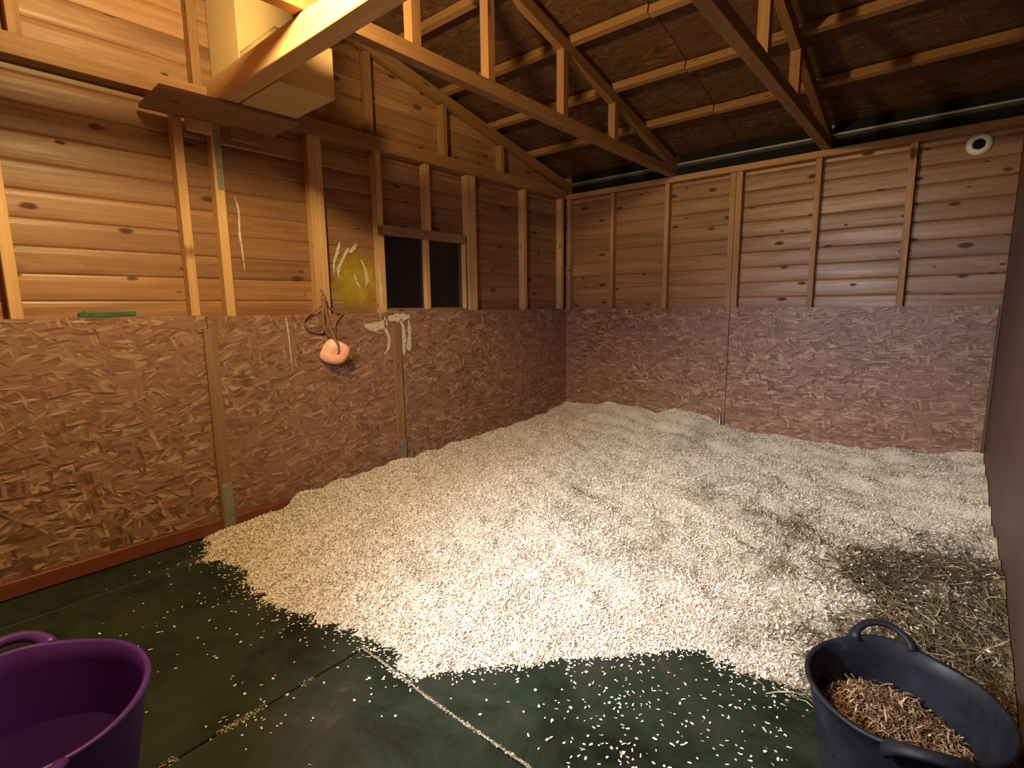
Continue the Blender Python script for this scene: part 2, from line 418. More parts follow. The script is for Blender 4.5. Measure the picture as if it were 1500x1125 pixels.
# battens over the joints with steel ends
def batten(y, z0, z1, lean=0.0):
    b = bbox('batten', (0.0, y-0.032, z0), (0.020, y+0.032, z1), OLDWOOD, wl, 2); return b
b1 = batten(-3.395, 0.0, 1.13); b2 = batten(-2.165, 0.0, 1.12)
for y, par, zt in ((-3.395, b1, 0.27), (-2.165, b2, 0.27)):
    bbox('steel_angle', (0.0205, y-0.022, 0.0), (0.024, y+0.033, zt), GALV, par, 2, 0.0008)
    bbox('steel_angle', (0.002, y+0.0325, 0.0), (0.024, y+0.0355, zt), GALV, par, 2, 0.0008)
bbox('steel_strap', (SF, -3.272, 1.87), (SF+0.003, -3.242, 2.175), GALV, wl, 2, 0.0005)
bb = bbox('baseboard_left', (0.0, FY, 0.0), (0.028, -3.43, 0.075), REDWOOD, None, 1, 0.004); tag(bb, kind='structure')
bbox('baseboard_piece', (0.0, -3.36, 0.0), (0.030, -3.04, 0.072), REDWOOD, bb, 1, 0.006)

# ---- paint marks on the left wall
def blotch(name, pts, parent, mat, x, thick=0.0012):
    """flat irregular paint mark on the wall plane; pts = (y, z) outline"""
    n = len(pts); V = [(x, p[0], p[1]) for p in pts]+[(x+thick, p[0], p[1]) for p in pts]
    Fc = [tuple(range(n))[::-1], tuple(range(n, 2*n))]+[(i, (i+1) % n, n+(i+1) % n, n+i) for i in range(n)]
    return mesh_obj(name, pydata(name, V, Fc), mat, parent)
def streak(path, w, x, parent, mat=WHITEPAINT, name='paint_drip', jit=0.3):
    P = smooth_path([(0, a, b) for a, b in path], 5); L = []; R = []
    for i, p in enumerate(P):
        t = P[min(i+1, len(P)-1)]-P[max(i-1, 0)]; nn = Vector((0, -t.z, t.y)).normalized(); k = w*(0.5+rnd.uniform(-jit, jit)*0.5)*min(1, 0.35+1.3*min(i, len(P)-1-i)/len(P)*2)
        L.append((p.y+nn.y*k, p.z+nn.z*k)); R.append((p.y-nn.y*k, p.z-nn.z*k))
    pts = L+R[::-1]; n = len(L)
    V = [(x, a, b) for a, b in pts]+[(x+0.001, a, b) for a, b in pts]; N = 2*n; Fc = []
    for i in range(n-1):
        Fc.append((N+i, N+i+1, N+2*n-2-i, N+2*n-1-i))
    Fc += [(i, (i+1) % N, N+(i+1) % N, N+i) for i in range(N)]
    return mesh_obj(name, pydata(name, V, Fc), mat, parent)

# ---- back wall
wb = bbox('wall_back', (-0.12, 0.101, -0.12), (WX+0.12, 0.113, 2.56), PLANK, None, bev=0); tag(wb, kind='structure')
z = 1.16
while z < 2.33:
    plank(wb, 'x', z, -WX, 0.10, None, wb); z += PITCH
for a, b in [(0.0, 0.035), (0.488, 0.522), (1.028, 1.066), (1.582, 1.626), (1.629, 1.676), (2.188, 2.226), (2.738, 2.778)]:
    bbox('stud', (a, 0.018, KZ-0.02), (b, DP, 2.272), STUDB, wb, 2)
bbox('top_plate', (0.0, -0.004, 2.272), (WX, DP, 2.318), STUDB, wb, 0)
for a, b in [(0.0, 1.632), (1.636, WX)]:
    bbox('kick_board', (a, 0.0, 0.0), (b, 0.018, KZ+rnd.uniform(-.004, .004)), KICK, wb, 0, bev=0.0015)
tube('steel_conduit', [(1.60, -0.013, 0.05), (1.60, -0.013, 0.31)], 0.012, GALV, wb, 10)
# eaves flashing between the trusses
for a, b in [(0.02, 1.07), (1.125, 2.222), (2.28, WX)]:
    bbox('eaves_shade_sheet', (a, 0.060, 2.319), (b, 0.066, 2.50), BLACKHOLE, wb, 0, 0)  # black sheet added to draw the shadow gap above the plate
    V = [(a, .058, 2.398), (b, .058, 2.398), (b, .028, 2.412), (a, .028, 2.412), (b, .022, 2.424), (a, .022, 2.424)]
    me = pydata('eaves_flashing', V, [(0, 1, 2, 3), (3, 2, 4, 5)]); o = mesh_obj('eaves_flashing', me, GALV, wb)
    md = o.modifiers.new('thick', 'SOLIDIFY'); md.thickness = 0.002

# ---- right wall: smooth boards
wr = bbox('wall_right', (WX+0.012, FY-0.1, -0.12), (WX+0.11, 0.113, 3.1), SMOOTH, None, bev=0); tag(wr, kind='structure')
for a, b in [(FY, -3.35), (-3.347, -0.91), (-0.907, 0.0)]:
    bbox('wall_board', (WX, a, 0.0), (WX+0.012, b, 2.44), SMOOTH, wr, 1, 0.001)
bbox('corner_bead', (WX-0.018, -0.018, 0.0), (WX, 0.0, 1.2), SMOOTH, wr, 2, 0.004)
# ---- front wall behind the camera
wf = bbox('wall_front', (-0.12, FY-0.11, -0.12), (WX+0.12, FY, 2.6), PLANK, None, bev=0); tag(wf, kind='structure')

# ---- roof
RD = 0.075; PD = 0.05
def slope_pt(x, s, up):      # s: y position, up: distance above the rafter underside
    return Vector((x, s, rafter_z(s)+up))
ce = empty('ceiling', (1.6, RY, 2.39)); tag(ce, kind='structure')
nb = Vector((0, SL, 1)).normalized(); nf = Vector((0, -SL, 1)).normalized()
for y in (-0.52, -1.05, -1.58, -2.12, -2.55, -3.08, -3.62, -4.15, -4.68):
    n = nb if y > RY else nf; c = slope_pt(0, y, RD)+n*(PD/2)
    for a, b in ((-0.10, 1.62), (1.62, WX+0.1)):
        dy = 0.006 if a > 0 else -0.006
        t = Vector((0, n.z, -n.y))
        board('purlin', Vector(((a+b)/2, c.y, c.z))+t*dy, (1, 0, 0), n, b-a-0.002, PD, 0.045, TRUSS, ce)
for s, n in ((0, nb), (1, nf)):
    t = Vector((0, -n.z, n.y)) if s == 0 else Vector((0, n.z, -n.y))       # upslope
    up = t if t.z > 0 else -t
    base = Vector((0, 0.18 if s == 0 else FY-0.18, 0)); base.z = 2.39-SL*0.18+RD+PD+0.012
    Ls = (RY-0.18)/(-up.y if s == 0 else up.y); Ls = abs(2.78/up.y)
    for k in range(2):
        x0, x1 = (-0.12, 1.618) if k == 0 else (1.622, WX+0.12)
        for q in range(3):
            s0, s1 = q*Ls/3+0.002, (q+1)*Ls/3-0.002
            c = base+up*((s0+s1)/2)+n*0.006; c.x = (x0+x1)/2
            board('roof_board', c, (1, 0, 0), up, x1-x0, s1-s0, 0.015, ROOFB, ce, 0.001)
outer = pydata('roof_felt', [(-.2, .3, 2.49), (WX+.2, .3, 2.49), (WX+.2, RY, 3.16), (-.2, RY, 3.16), (-.2, FY-.3, 2.49), (WX+.2, FY-.3, 2.49)], [(0, 1, 2, 3), (3, 2, 5, 4)])
mesh_obj('roof_felt', outer, BLACKHOLE, ce)

def truss(x, label):
    e = empty('roof_truss', (x, 0, 2.318)); tag(e, label, 'roof truss', 'timber roof trusses')
    bbox('bottom_chord', (x-0.03, FY-0.02, 2.318), (x+0.03, 0.075, 2.385), TRUSS, e, 1)
    rafter('top_chord', x, 0.048, 0.075, e, TRUSS)
    for y in (-1.03, -1.66, -2.335, -2.83, -3.54, -4.17):
        z1 = rafter_z(y)+0.01
        bbox('post', (x-0.027, y-0.027, 2.385), (x+0.027, y+0.027, z1), TRUSS, e, 2)
    return e
truss(1.096, 'timber roof truss nearer the small window, its long beam lit yellow at one end')
truss(2.250, 'dim timber roof truss meeting the back wall left of the white ring')

# ------------------------------------------------------------------ shelf, beam and cartons up at the left
bm_ = bbox('cross_beam', (0.20, -3.37, 2.212), (WX-0.01, -3.28, 2.316), STUD, None, 0, 0.003)
tag(bm_, 'yellow lit timber beam crossing in front of the tan cartons', 'beam')
sh = empty('wall_shelf', (0.0, -3.29, 2.19)); tag(sh, 'dark board shelf high on left wall below the tan cartons', 'shelf')
board('shelf_board', (0.165, -3.29, 2.200), (0.03, 1, 0), (1, 0, 0), 0.63, 0.335, 0.020, OLDWOOD, sh, 0.002)
bbox('shelf_bracket', (0.002, -3.41, 2.13), (0.03, -3.29, 2.189), STUD, sh)
bbox('shelf_bracket', (0.002, -3.20, 2.13), (0.03, -3.02, 2.189), OLDWOOD, sh)
def carton(name, lo, hi, label, flaps=True):
    e = empty(name, ((lo[0]+hi[0])/2, (lo[1]+hi[1])/2, lo[2])); tag(e, label, 'box')
    bbox('carton_body', lo, hi, CARTON, e, bev=0.003)
    bbox('carton_flap', (lo[0], lo[1], hi[2]), ((lo[0]+hi[0])/2-0.002, hi[1], hi[2]+0.004), CARTON, e, bev=0.001)
    bbox('carton_flap', ((lo[0]+hi[0])/2+0.002, lo[1], hi[2]), (hi[0], hi[1], hi[2]+0.004), CARTON, e, bev=0.001)
    return e
carton('cardboard_box', (0.03, -3.272, 2.212), (0.36, -2.985, 2.79), 'tall tan carton standing on the wall shelf behind the beam')
carton('cardboard_box', (0.366, -3.272, 2.212), (0.712, -2.995, 2.43), 'low tan carton overhanging the shelf edge, grey underside showing')

# ------------------------------------------------------------------ rubber mats
def matx(a, b, c, d, label):
    o = bbox('rubber_mat', (a, c, -0.018), (b, d, 0.0), MAT, None, bev=0.003); tag(o, label, 'mat', 'rubber floor mats'); return o
matx(0.031, 0.292, FY+.02, -1.9, 'narrow green rubber mat strip along the base of the left wall')
matx(0.298, 1.497, FY+.02, -1.9, 'large green rubber mat behind the purple tub, reaching the shavings')
matx(1.503, WX-.01, FY+.02, -3.523, 'dark green rubber mat at bottom centre, right beside the purple tub')
matx(1.503, WX-.01, -3.517, -1.9, 'dark rubber mat dotted with loose shavings, left of the black tub')

# ------------------------------------------------------------------ bedding
LAT = rng.random((256, 256))
def vnoise(x, y, f, seed=0):
    x = np.asarray(x)*f+seed*17.31+100; y = np.asarray(y)*f+seed*9.77+100
    xi = np.floor(x).astype(int); yi = np.floor(y).astype(int); tx = x-xi; ty = y-yi
    tx = tx*tx*(3-2*tx); ty = ty*ty*(3-2*ty)
    g = lambda i, j: LAT[i % 256, j % 256]
    return (g(xi, yi)*(1-tx)+g(xi+1, yi)*tx)*(1-ty)+(g(xi, yi+1)*(1-tx)+g(xi+1, yi+1)*tx)*ty
EX = [0.0, 0.05, 0.3, 0.63, 1.14, 1.5, 1.78, 1.93, 2.14, 2.40, 2.62, 2.80, 3.0, 3.3]
EY = [-3.44, -3.50, -3.56, -3.54, -3.54, -3.48, -3.45, -3.26, -3.04, -2.74, -2.70, -2.68, -2.74, -2.95]
def edge_y(x):
    return np.interp(x, EX, EY)+0.10*(vnoise(x, 0*x, 7, 3)-.5)+0.05*(vnoise(x, 0*x, 23, 4)-.5)
def bed_h(x, y):
    d = y-edge_y(x); dp = np.maximum(d, 0)
    h = 0.128*(1-np.exp(-dp/0.62))
    bb_ = np.interp(x, [0, 0.6, 1.3, 1.9, 3.3], [0.115, 0.135, 0.115, 0.06, 0.075])
    h = h+bb_*np.exp(y/0.38)*(0.72+0.55*vnoise(x, y, 4.5, 14))
    h = h*(1-0.80*np.exp(-(x/0.09)**2)*np.clip((-2.98-y)/0.12, 0, 1))
    h = h+0.055*np.exp(-(WX-x)/0.22)*np.clip(dp/0.8, 0, 1)
    am = np.clip(dp/0.35, 0, 1)
    h = h+am*(0.050*(vnoise(x, y, 2.6, 1)-.5)+0.045*(vnoise(x, y, 6.5, 2)-.5)+0.020*(vnoise(x, y, 17, 5)-.5))
    h = h+am*0.012*np.sin(26*(y+0.35*x)+5*vnoise(x, y, 2.2, 16))*vnoise(x, y, 3.1, 17)
    return np.where(d > 0, np.maximum(h, 0.0), 0.0)
def soil(x, y):
    wb_ = 0.5*(vnoise(x, y, 5, 12)-.5)
    s = 1.25*np.clip((x-2.66+wb_)/0.60, 0, 1)*np.clip((-1.38-y+wb_)/0.60, 0, 1)
    for gx, gy, rx, ry, a in [(2.40, -1.62, .20, .10, .62), (2.62, -1.75, .22, .12, .6), (3.0, -1.75, .18, .15, .7), (2.55, -2.1, .30, .16, .35), (2.15, -2.35, .2, .1, .35), (1.55, -1.95, .25, .12, .22), (2.0, -1.5, .25, .12, .25), (1.6, -3.0, .15, .2, .18), (2.2, -1.1, .2, .15, .18), (2.75, -2.5, .2, .2, .4)]:
        s = s+a*np.exp(-((x-gx)/rx)**2-((y-gy)/ry)**2)
    n = vnoise(x, y, 9, 7)*.6+vnoise(x, y, 21, 8)*.4
    s = s*(0.45+1.1*n)+0.55*np.clip(vnoise(x, y, 4, 9)-.52, 0, 1)*np.clip(n*2-.5, 0, 1)*2*np.clip((x-0.9)/0.5, 0, 1)
    return np.clip(s, 0, 1)
def np_mesh(name, V, quads, mat, attr=None, smooth=False):
    me = bpy.data.meshes.new(name); n = len(V); q = len(quads)
    me.vertices.add(n); me.vertices.foreach_set('co', np.asarray(V, np.float32).ravel())
    me.loops.add(q*4); me.loops.foreach_set('vertex_index', np.asarray(quads, np.int32).ravel())
    me.polygons.add(q); me.polygons.foreach_set('loop_start', np.arange(0, q*4, 4, dtype=np.int32))
    me.polygons.foreach_set('use_smooth', np.full(q, smooth))
    me.update(calc_edges=True)
    if attr is not None:
        a = me.attributes.new('soil', 'FLOAT', 'POINT'); a.data.foreach_set('value', np.asarray(attr, np.float32))
    me.materials.append(mat); return me
bx = np.arange(0.002, WX-0.001, 0.016); by = np.arange(-3.72, -0.002, 0.016)
GX, GY = np.meshgrid(bx, by); H = bed_h(GX, GY); inside = H > 0.003
nx, ny = len(bx), len(by)
V = np.stack([GX.ravel(), GY.ravel(), H.ravel()+0.0005], 1)
ii, jj = np.meshgrid(np.arange(ny-1), np.arange(nx-1), indexing='ij')
ok = (inside[:-1, :-1] | inside[1:, :-1] | inside[:-1, 1:] | inside[1:, 1:])
Q = np.stack([ii*nx+jj, ii*nx+jj+1, (ii+1)*nx+jj+1, (ii+1)*nx+jj], -1)[ok]
used = np.unique(Q); remap = -np.ones(len(V), int); remap[used] = np.arange(len(used))
bed = mesh_obj('shavings_bed', np_mesh('shavings_bed', V[used], remap[Q], BEDBASE, soil(V[used, 0], V[used, 1]), True), None)
tag(bed, 'deep bed of pale wood shavings banked against the walls', 'wood shavings', kind='stuff')

def flakes(P, lmin, lmax, wmin, wmax, tilt, curl, lift, seed):
    """P: Nx3 centres -> curled four-triangle wood flakes"""
    r = np.random.default_rng(seed); n = len(P)
    a = r.uniform(0, 2*np.pi, n); L = r.uniform(lmin, lmax, n)*r.uniform(.6, 1, n); Wd = r.uniform(wmin, wmax, n)
    tz = r.normal(0, tilt, n); tw = r.normal(0, tilt, n)
    ex = np.stack([np.cos(a)*np.cos(tz), np.sin(a)*np.cos(tz), np.sin(tz)], 1)
    ey0 = np.stack([-np.sin(a), np.cos(a), np.zeros(n)], 1); ez0 = np.cross(ex, ey0)
    ey = ey0*np.cos(tw)[:, None]+ez0*np.sin(tw)[:, None]; ez = np.cross(ex, ey)
    cu = r.uniform(-curl, curl, n)*L
    V = np.zeros((n, 6, 3)); C = P.copy(); C[:, 2] += lift+np.abs(np.sin(tz))*L*0.35+np.abs(np.sin(tw))*Wd*.35
    for k, s in enumerate((-.5, 0, .5)):
        base = C+ex*(L*s)[:, None]+ez*(cu*(1 if s == 0 else 0))[:, None]
        w = Wd*(0.5 if s == 0 else 0.5*r.uniform(.3, 1, n))
        V[:, 2*k] = base-ey*w[:, None]; V[:, 2*k+1] = base+ey*w[:, None]
    V = V.reshape(-1, 3); o = np.arange(n)[:, None]*6
    Q = np.concatenate([o+np.array([0, 1, 3, 2]), o+np.array([2, 3, 5, 4])], 1).reshape(-1, 4)
    return V, Q
# flakes over the bed: denser towards the viewer's side
N = 250000
px = rng.uniform(0.01, WX-0.015, N*3); py = rng.uniform(-3.68, -0.012, N*3)
dd = py-edge_y(px); keep = (dd > -0.02) & (rng.random(N*3) < np.interp(py, [-3.6, -2.2, 0], [1.0, .62, .32]))
px, py = px[keep][:N], py[keep][:N]
P = np.stack([px, py, bed_h(px, py)], 1)
V, Q = flakes(P, .009, .024, .004, .009, .36, .2, .0015, 5)
V[:, 0] = np.clip(V[:, 0], 0.003, WX-0.003); V[:, 1] = np.minimum(V[:, 1], -0.003)
so = np.repeat(soil(px, py), 6)
fl_ = mesh_obj('shavings_flakes', np_mesh('shavings_flakes', V, Q, CHIP, so), None, bed); tag(fl_, kind='stuff')
# thinning fringe and loose shavings on the mats
def loose(n, xs, ys, spread, seed):
    r = np.random.default_rng(seed); x = r.uniform(xs[0], xs[1], n); d = -r.exponential(spread, n); return x, np.clip(edge_y(x)+d+0.02, FY+.1, 0)
xs_, ys_ = loose(4200, (0.05, 3.25), None, 0.028, 21)
x2, y2 = loose(200, (0.1, 3.2), None, 0.20, 22)
r = np.random.default_rng(23)
clx = np.concatenate([r.normal(a, s, n) for a, b, s, n in [(2.42, -3.25, .13, 150), (2.55, -3.45, .10, 90), (1.52, -3.9, .06, 28), (2.3, -3.0, .2, 90), (1.0, -3.85, .15, 24), (2.7, -3.0, .08, 50), (0.65, -3.95, .1, 14), (1.2, -3.6, .1, 20), (2.72, -3.25, .06, 60)]])
cly = np.concatenate([r.normal(b, s, n) for a, b, s, n in [(2.42, -3.25, .13, 150), (2.55, -3.45, .10, 90), (1.52, -3.9, .06, 28), (2.3, -3.0, .2, 90), (1.0, -3.85, .15, 24), (2.7, -3.0, .08, 50), (0.65, -3.95, .1, 14), (1.2, -3.6, .1, 20), (2.72, -3.25, .06, 60)]])
lx = np.clip(np.concatenate([xs_, x2, clx]), .04, WX-.02); ly = np.concatenate([ys_, y2, cly])
P = np.stack([lx, ly, np.maximum(bed_h(lx, ly), 0)], 1)
V1, Q1 = flakes(P, .005, .018, .003, .008, .16, .15, .002, 6)
# fine dust in the seams between the mats
n = 1300; sx = r.uniform(1.5, 2.35, n)**1.0; sy = -3.52+r.normal(0, .0022, n)+0.004*np.sin(sx*9)
m = 900; s2y = -3.5-r.random(m)*0.85; s2x = 1.5+r.normal(0, .006, m); kp = vnoise(s2x*0, s2y, 9, 2) > .42; s2x, s2y = s2x[kp], s2y[kp]
P = np.stack([np.concatenate([sx, s2x]), np.concatenate([sy, s2y]), np.zeros(n+len(s2x))], 1)
V2, Q2 = flakes(P, .003, .009, .0015, .004, .15, .1, .001, 8)
V1[:, 2] = np.maximum(V1[:, 2], .001); V2[:, 2] = np.maximum(V2[:, 2], .0008)
Vl = np.concatenate([V1, V2]); Ql = np.concatenate([Q1, Q2+len(V1)])
lo_ = mesh_obj('loose_shavings', np_mesh('loose_shavings', Vl, Ql, CHIP, np.concatenate([np.full(len(V1), .05), np.full(len(V2), .8)])), None)
tag(lo_, 'loose wood shavings scattered over the green rubber mats', 'wood shavings', kind='stuff')

def strands(P, lmin, lmax, wd, tilt, bend, seed, lift=0.004, pref=None):
    r = np.random.default_rng(seed); n = len(P); a = r.uniform(0, 2*np.pi, n) if pref is None else r.normal(pref, .75, n)
    L = r.uniform(lmin, lmax, n); w = r.uniform(wd*.5, wd, n); be = r.normal(0, bend, n); tz = r.normal(0, tilt, n)
    V = np.zeros((n, 8, 3)); C = P.copy(); C[:, 2] += lift+np.abs(r.normal(0, .006, n))
    for k, s in enumerate((-.5, -.17, .17, .5)):
        an = a+be*s; d = np.stack([np.cos(an), np.sin(an), 0*an], 1); nn = np.stack([-np.sin(an), np.cos(an), 0*an], 1)
        c = C+d*(L*s)[:, None]; c[:, 2] += tz*s*L+np.abs(tz)*L*.3+0.012*(1-4*s*s)*r.random(n)
        V[:, 2*k] = c-nn*(w/2)[:, None]; V[:, 2*k+1] = c+nn*(w/2)[:, None]; V[:, 2*k+1, 2] += w*.6*r.uniform(-1, 1, n)
    o = np.arange(n)[:, None]*8
    Q = np.concatenate([o+np.array([0, 1, 3, 2]), o+np.array([2, 3, 5, 4]), o+np.array([4, 5, 7, 6])], 1).reshape(-1, 4)
    return V.reshape(-1, 3), Q
n = 60000; hx = rng.uniform(2.3, WX-.03, n); hy = rng.uniform(-3.25, -1.35, n)
wn_ = 0.5*(vnoise(hx, hy, 5, 12)-.5)
wgt = np.clip((hx-2.68+wn_)/0.60, 0, 1)**1.5*np.clip((-1.42-hy+wn_)/0.55, 0, 1)**1.2+0.03*np.exp(-((hx-2.55)/.25)**2-((hy+1.8)/.3)**2)
wgt = wgt*np.clip((hy-(edge_y(hx)-.10))/.2, 0, 1)*(0.35+vnoise(hx, hy, 8, 6))
kp = rng.random(n) < wgt*.40
hx, hy = hx[kp], hy[kp]
V, Q = strands(np.stack([hx, hy, bed_h(hx, hy)], 1), .05, .20, .0042, .10, .9, 31, .006, 2.2)
V[:, 0] = np.clip(V[:, 0], 0.003, WX-0.003); V[:, 2] = np.maximum(V[:, 2], .002)
n = 2600; cxh = rng.uniform(2.6, WX-.03, n); cyh = rng.uniform(-2.9, -1.4, n); kp = (rng.random(n) < .25+.75*vnoise(cxh, cyh, 7, 15)) & (cyh > edge_y(cxh))
cxh, cyh = cxh[kp], cyh[kp]; Vc, Qc = flakes(np.stack([cxh, cyh, bed_h(cxh, cyh)+.016], 1), .008, .022, .004, .009, .3, .2, .002, 33)
hf = mesh_obj('shavings_on_hay', np_mesh('shavings_on_hay', Vc, Qc, CHIP, np.full(len(Vc), .1)), None, bed); tag(hf, kind='stuff')
hay = mesh_obj('hay', np_mesh('hay', V, Q, HAY), None)
tag(hay, 'trampled olive brown hay strewn along the right wall', 'hay', kind='stuff')

# ------------------------------------------------------------------ tubs
def tub(name, loc, rt, rb, h, mat, hang, label, handle_up=0.055, handle_out=0.04, half=0.42, thick=0.006, seg=72, rimmat=None):
    e = empty(name, loc); tag(e, label, 'tub'); ox, oy, oz = loc
    prof = []
    for k in range(9):
        t = k/8; prof.append((rb+(rt-rb)*(t**0.9), 0.012+(h-0.012)*t))
    outer_ = [(0.0, 0.0), (rb-0.02, 0.0), (rb-0.006, 0.003)]+prof
    outer_[-1] = (rt, h-.006)
    lip = [(rt+.006, h-.004), (rt+.0085, h+.001), (rt+.006, h+.006), (rt, h+.0065), (rt-thick, h+.003)]
    inner = [(p[0]-thick, max(p[1], 0.012)) for p in prof[::-1]][1:]+[(rb-.02, .010), (0.0, .010)]
    P_ = outer_+lip+inner; V = []; Fc = []
    for r_i, z_i in P_:
        for k in range(seg):
            a = 2*math.pi*k/seg
            wob = 1+0.012*math.cos(2*(a-hang))*(z_i/h)
            # rim rises towards the handles
            zz = z_i+(0.014*max(0, math.cos(2*(a-hang)))**3 if z_i > h*0.8 else 0)*((z_i-h*.8)/(h*.2))
            V.append((ox+r_i*wob*math.cos(a), oy+r_i*wob*math.sin(a), oz+zz))
    for i in range(len(P_)-1):
        for k in range(seg):
            k2 = (k+1) % seg; Fc.append((i*seg+k, i*seg+k2, (i+1)*seg+k2, (i+1)*seg+k))
    bm = bmesh.new(); me = pydata('tub_body', V, Fc); bm.from_mesh(me); bmesh.ops.remove_doubles(bm, verts=bm.verts[:], dist=1e-5); bmesh.ops.recalc_face_normals(bm, faces=bm.faces[:]); bm.to_mesh(me); bm.free()
    mesh_obj('tub_body', me, mat, e, None, True)
    for s in (0, 1):
        th = hang+math.pi*s; pts = []; rads = []
        for k in range(25):
            t = k/24; f = math.sin(math.pi*t)**0.62; a = th+(t-.5)*2*half
            rr = (rt+0.004)*1.012+handle_out*f; zz = h+0.012+handle_up*f-0.012*(1-f)
            pts.append((ox+rr*math.cos(a), oy+rr*math.sin(a), oz+zz)); w = 0.0145+0.010*(1-f)**2; rads.append((w, w*.62))
        tube('handle', pts, rads, mat, e, 10, flat=(math.cos(th), math.sin(th), 0.6))
    return e
tub('flexible_tub', (1.515, -4.42, 0.001), 0.258, 0.195, 0.345, PURPLE, math.radians(173), 'purple flexible rubber tub with water at the bottom left corner', 0.016, 0.050, 0.28)
tub('flexible_tub', (3.032, -3.0, 0.001), 0.203, 0.150, 0.285, BLACKRUB, math.radians(106), 'black flexible rubber tub holding brown chaff at the bottom right', 0.030, 0.034, 0.34)
def disc(name, loc, r, mat, z_fn, seg=64, rings=14):
    V = [(loc[0], loc[1], loc[2]+z_fn(0, 0))]; Fc = []
    for i in range(1, rings+1):
        for k in range(seg):
            a = 2*math.pi*k/seg; x = r*i/rings*math.cos(a); y = r*i/rings*math.sin(a)
            V.append((loc[0]+x, loc[1]+y, loc[2]+z_fn(x, y)))
    for k in range(seg): Fc.append((0, 1+k, 1+(k+1) % seg))
    for i in range(rings-1):
        for k in range(seg):
            a = 1+i*seg+k; b = 1+i*seg+(k+1) % seg; Fc.append((a, b, b+seg, a+seg))
    return mesh_obj(name, pydata(name, V, Fc), mat, None, None, True)
wz = 0.165
wt = disc('water', (1.515, -4.42, wz), 0.195+(0.258-0.195)*((wz/0.345)**.9)-0.0075, WATER, lambda x, y: 0.0008*math.sin(40*x+3)*math.cos(31*y))
tag(wt, 'still water filling the purple tub about halfway', 'water', kind='stuff')
fz = 0.15
def feed_z(x, y): return 0.035*math.exp(-((x+.05)**2+(y-.02)**2)/.012)+0.16*(-x)+0.03*y+0.012*float(vnoise(np.array(x), np.array(y), 30, 3)-.5)
fr = 0.150+(0.203-0.150)*((fz/0.285)**.9)-0.009
fd = disc('chaff_feed', (3.032, -3.0, fz), fr, FEEDBASE, feed_z, 56, 16)
tag(fd, 'damp brown chopped chaff heaped inside the black tub', 'feed', kind='stuff')
n = 5200; ra = fr*np.sqrt(rng.random(n))*.93; an = rng.uniform(0, 2*np.pi, n); X = ra*np.cos(an); Y = ra*np.sin(an)
Pz = np.array([feed_z(a, b) for a, b in zip(X, Y)])
V, Q = strands(np.stack([3.032+X, -3.0+Y, fz+Pz], 1), .012, .045, .0042, .35, .8, 41, .001)
d0 = V[:, :2]-np.array([3.032, -3.0]); rr0 = np.linalg.norm(d0, axis=1); sc0 = np.minimum(1, (fr-.001)/np.maximum(rr0, 1e-6)); V[:, :2] = np.array([3.032, -3.0])+d0*sc0[:, None]
fs = mesh_obj('chaff_strands', np_mesh('chaff_strands', V, Q, FEED), None, fd); tag(fs, kind='stuff')

# ------------------------------------------------------------------ salt lick on its rope
sl = empty('salt_lick', (0.055, -2.69, 0.88)); tag(sl, 'pink salt lick hanging on a brown rope from the wall stud', 'salt lick')
bm = bmesh.new(); bmesh.ops.create_icosphere(bm, subdivisions=4, radius=1.0)
for v in bm.verts:
    x, y, z_ = v.co
    top = max(0, z_); y *= (1-0.50*top**1.3); k = 1+0.05*math.sin(3*x+2*z_)+0.04*math.cos(4*y+z_)
    dent = 0.22*math.exp(-((y-.12)**2+(z_+.05)**2)/.10)*(1 if x > 0 else 0)
    v.co = Vector((x*0.042*(1-dent*1.6)*k, y*0.098*k, z_*0.082*k))
me = bpy.data.meshes.new('salt_block'); bm.to_mesh(me); bm.free()
mesh_obj('salt_block', me, SALT, sl, Matrix.Translation((0.056, -2.69, 0.955)) @ Matrix.Rotation(math.radians(-32), 4, 'Z') @ Matrix.Rotation(math.radians(14), 4, 'X'), True)
RB = []
RB.append(tube('rope', smooth_path([(0.012, -2.715, 1.30), (0.035, -2.718, 1.20), (0.05, -2.712, 1.12), (0.075, -2.70, 1.05), (0.098, -2.688, 1.0), (0.094, -2.685, .95), (0.08, -2.69, .94)]), 0.0085, ROPE, sl))
RB.append(tube('rope', smooth_path([(0.012, -2.72, 1.30), (0.02, -2.75, 1.24), (0.015, -2.83, 1.19), (0.012, -2.86, 1.15), (0.012, -2.83, 1.10), (0.012, -2.76, 1.08), (0.02, -2.735, 1.10), (0.02, -2.74, 1.20), (0.012, -2.722, 1.295)]), 0.007, ROPE, sl))
RB.append(tube('rope', smooth_path([(0.012, -2.71, 1.31), (0.0, -2.685, 1.25), (0.012, -2.63, 1.205), (0.012, -2.59, 1.20), (0.012, -2.62, 1.17), (0.012, -2.65, 1.12), (0.014, -2.655, 1.02)]), 0.005, ROPE, sl))
RB.append(tube('rope', smooth_path([(0.014, -2.716, 1.29), (0.024, -2.735, 1.22), (0.018, -2.73, 1.12), (0.016, -2.70, 1.06), (0.016, -2.665, 1.03)]), 0.011, ROPE, sl))
bm = bmesh.new(); bmesh.ops.create_icosphere(bm, subdivisions=2, radius=0.019)
for v in bm.verts: v.co.z *= 1.35
me = bpy.data.meshes.new('knot'); bm.to_mesh(me); bm.free()
mesh_obj('rope_knot', me, ROPE, sl, Matrix.Translation((0.012, -2.718, 1.29)), True)
tube('hook', smooth_path([(-0.02, -2.722, 1.345), (0.012, -2.722, 1.345), (0.022, -2.722, 1.33), (0.014, -2.722, 1.315), (0.004, -2.722, 1.318)]), 0.003, GALV, sl)

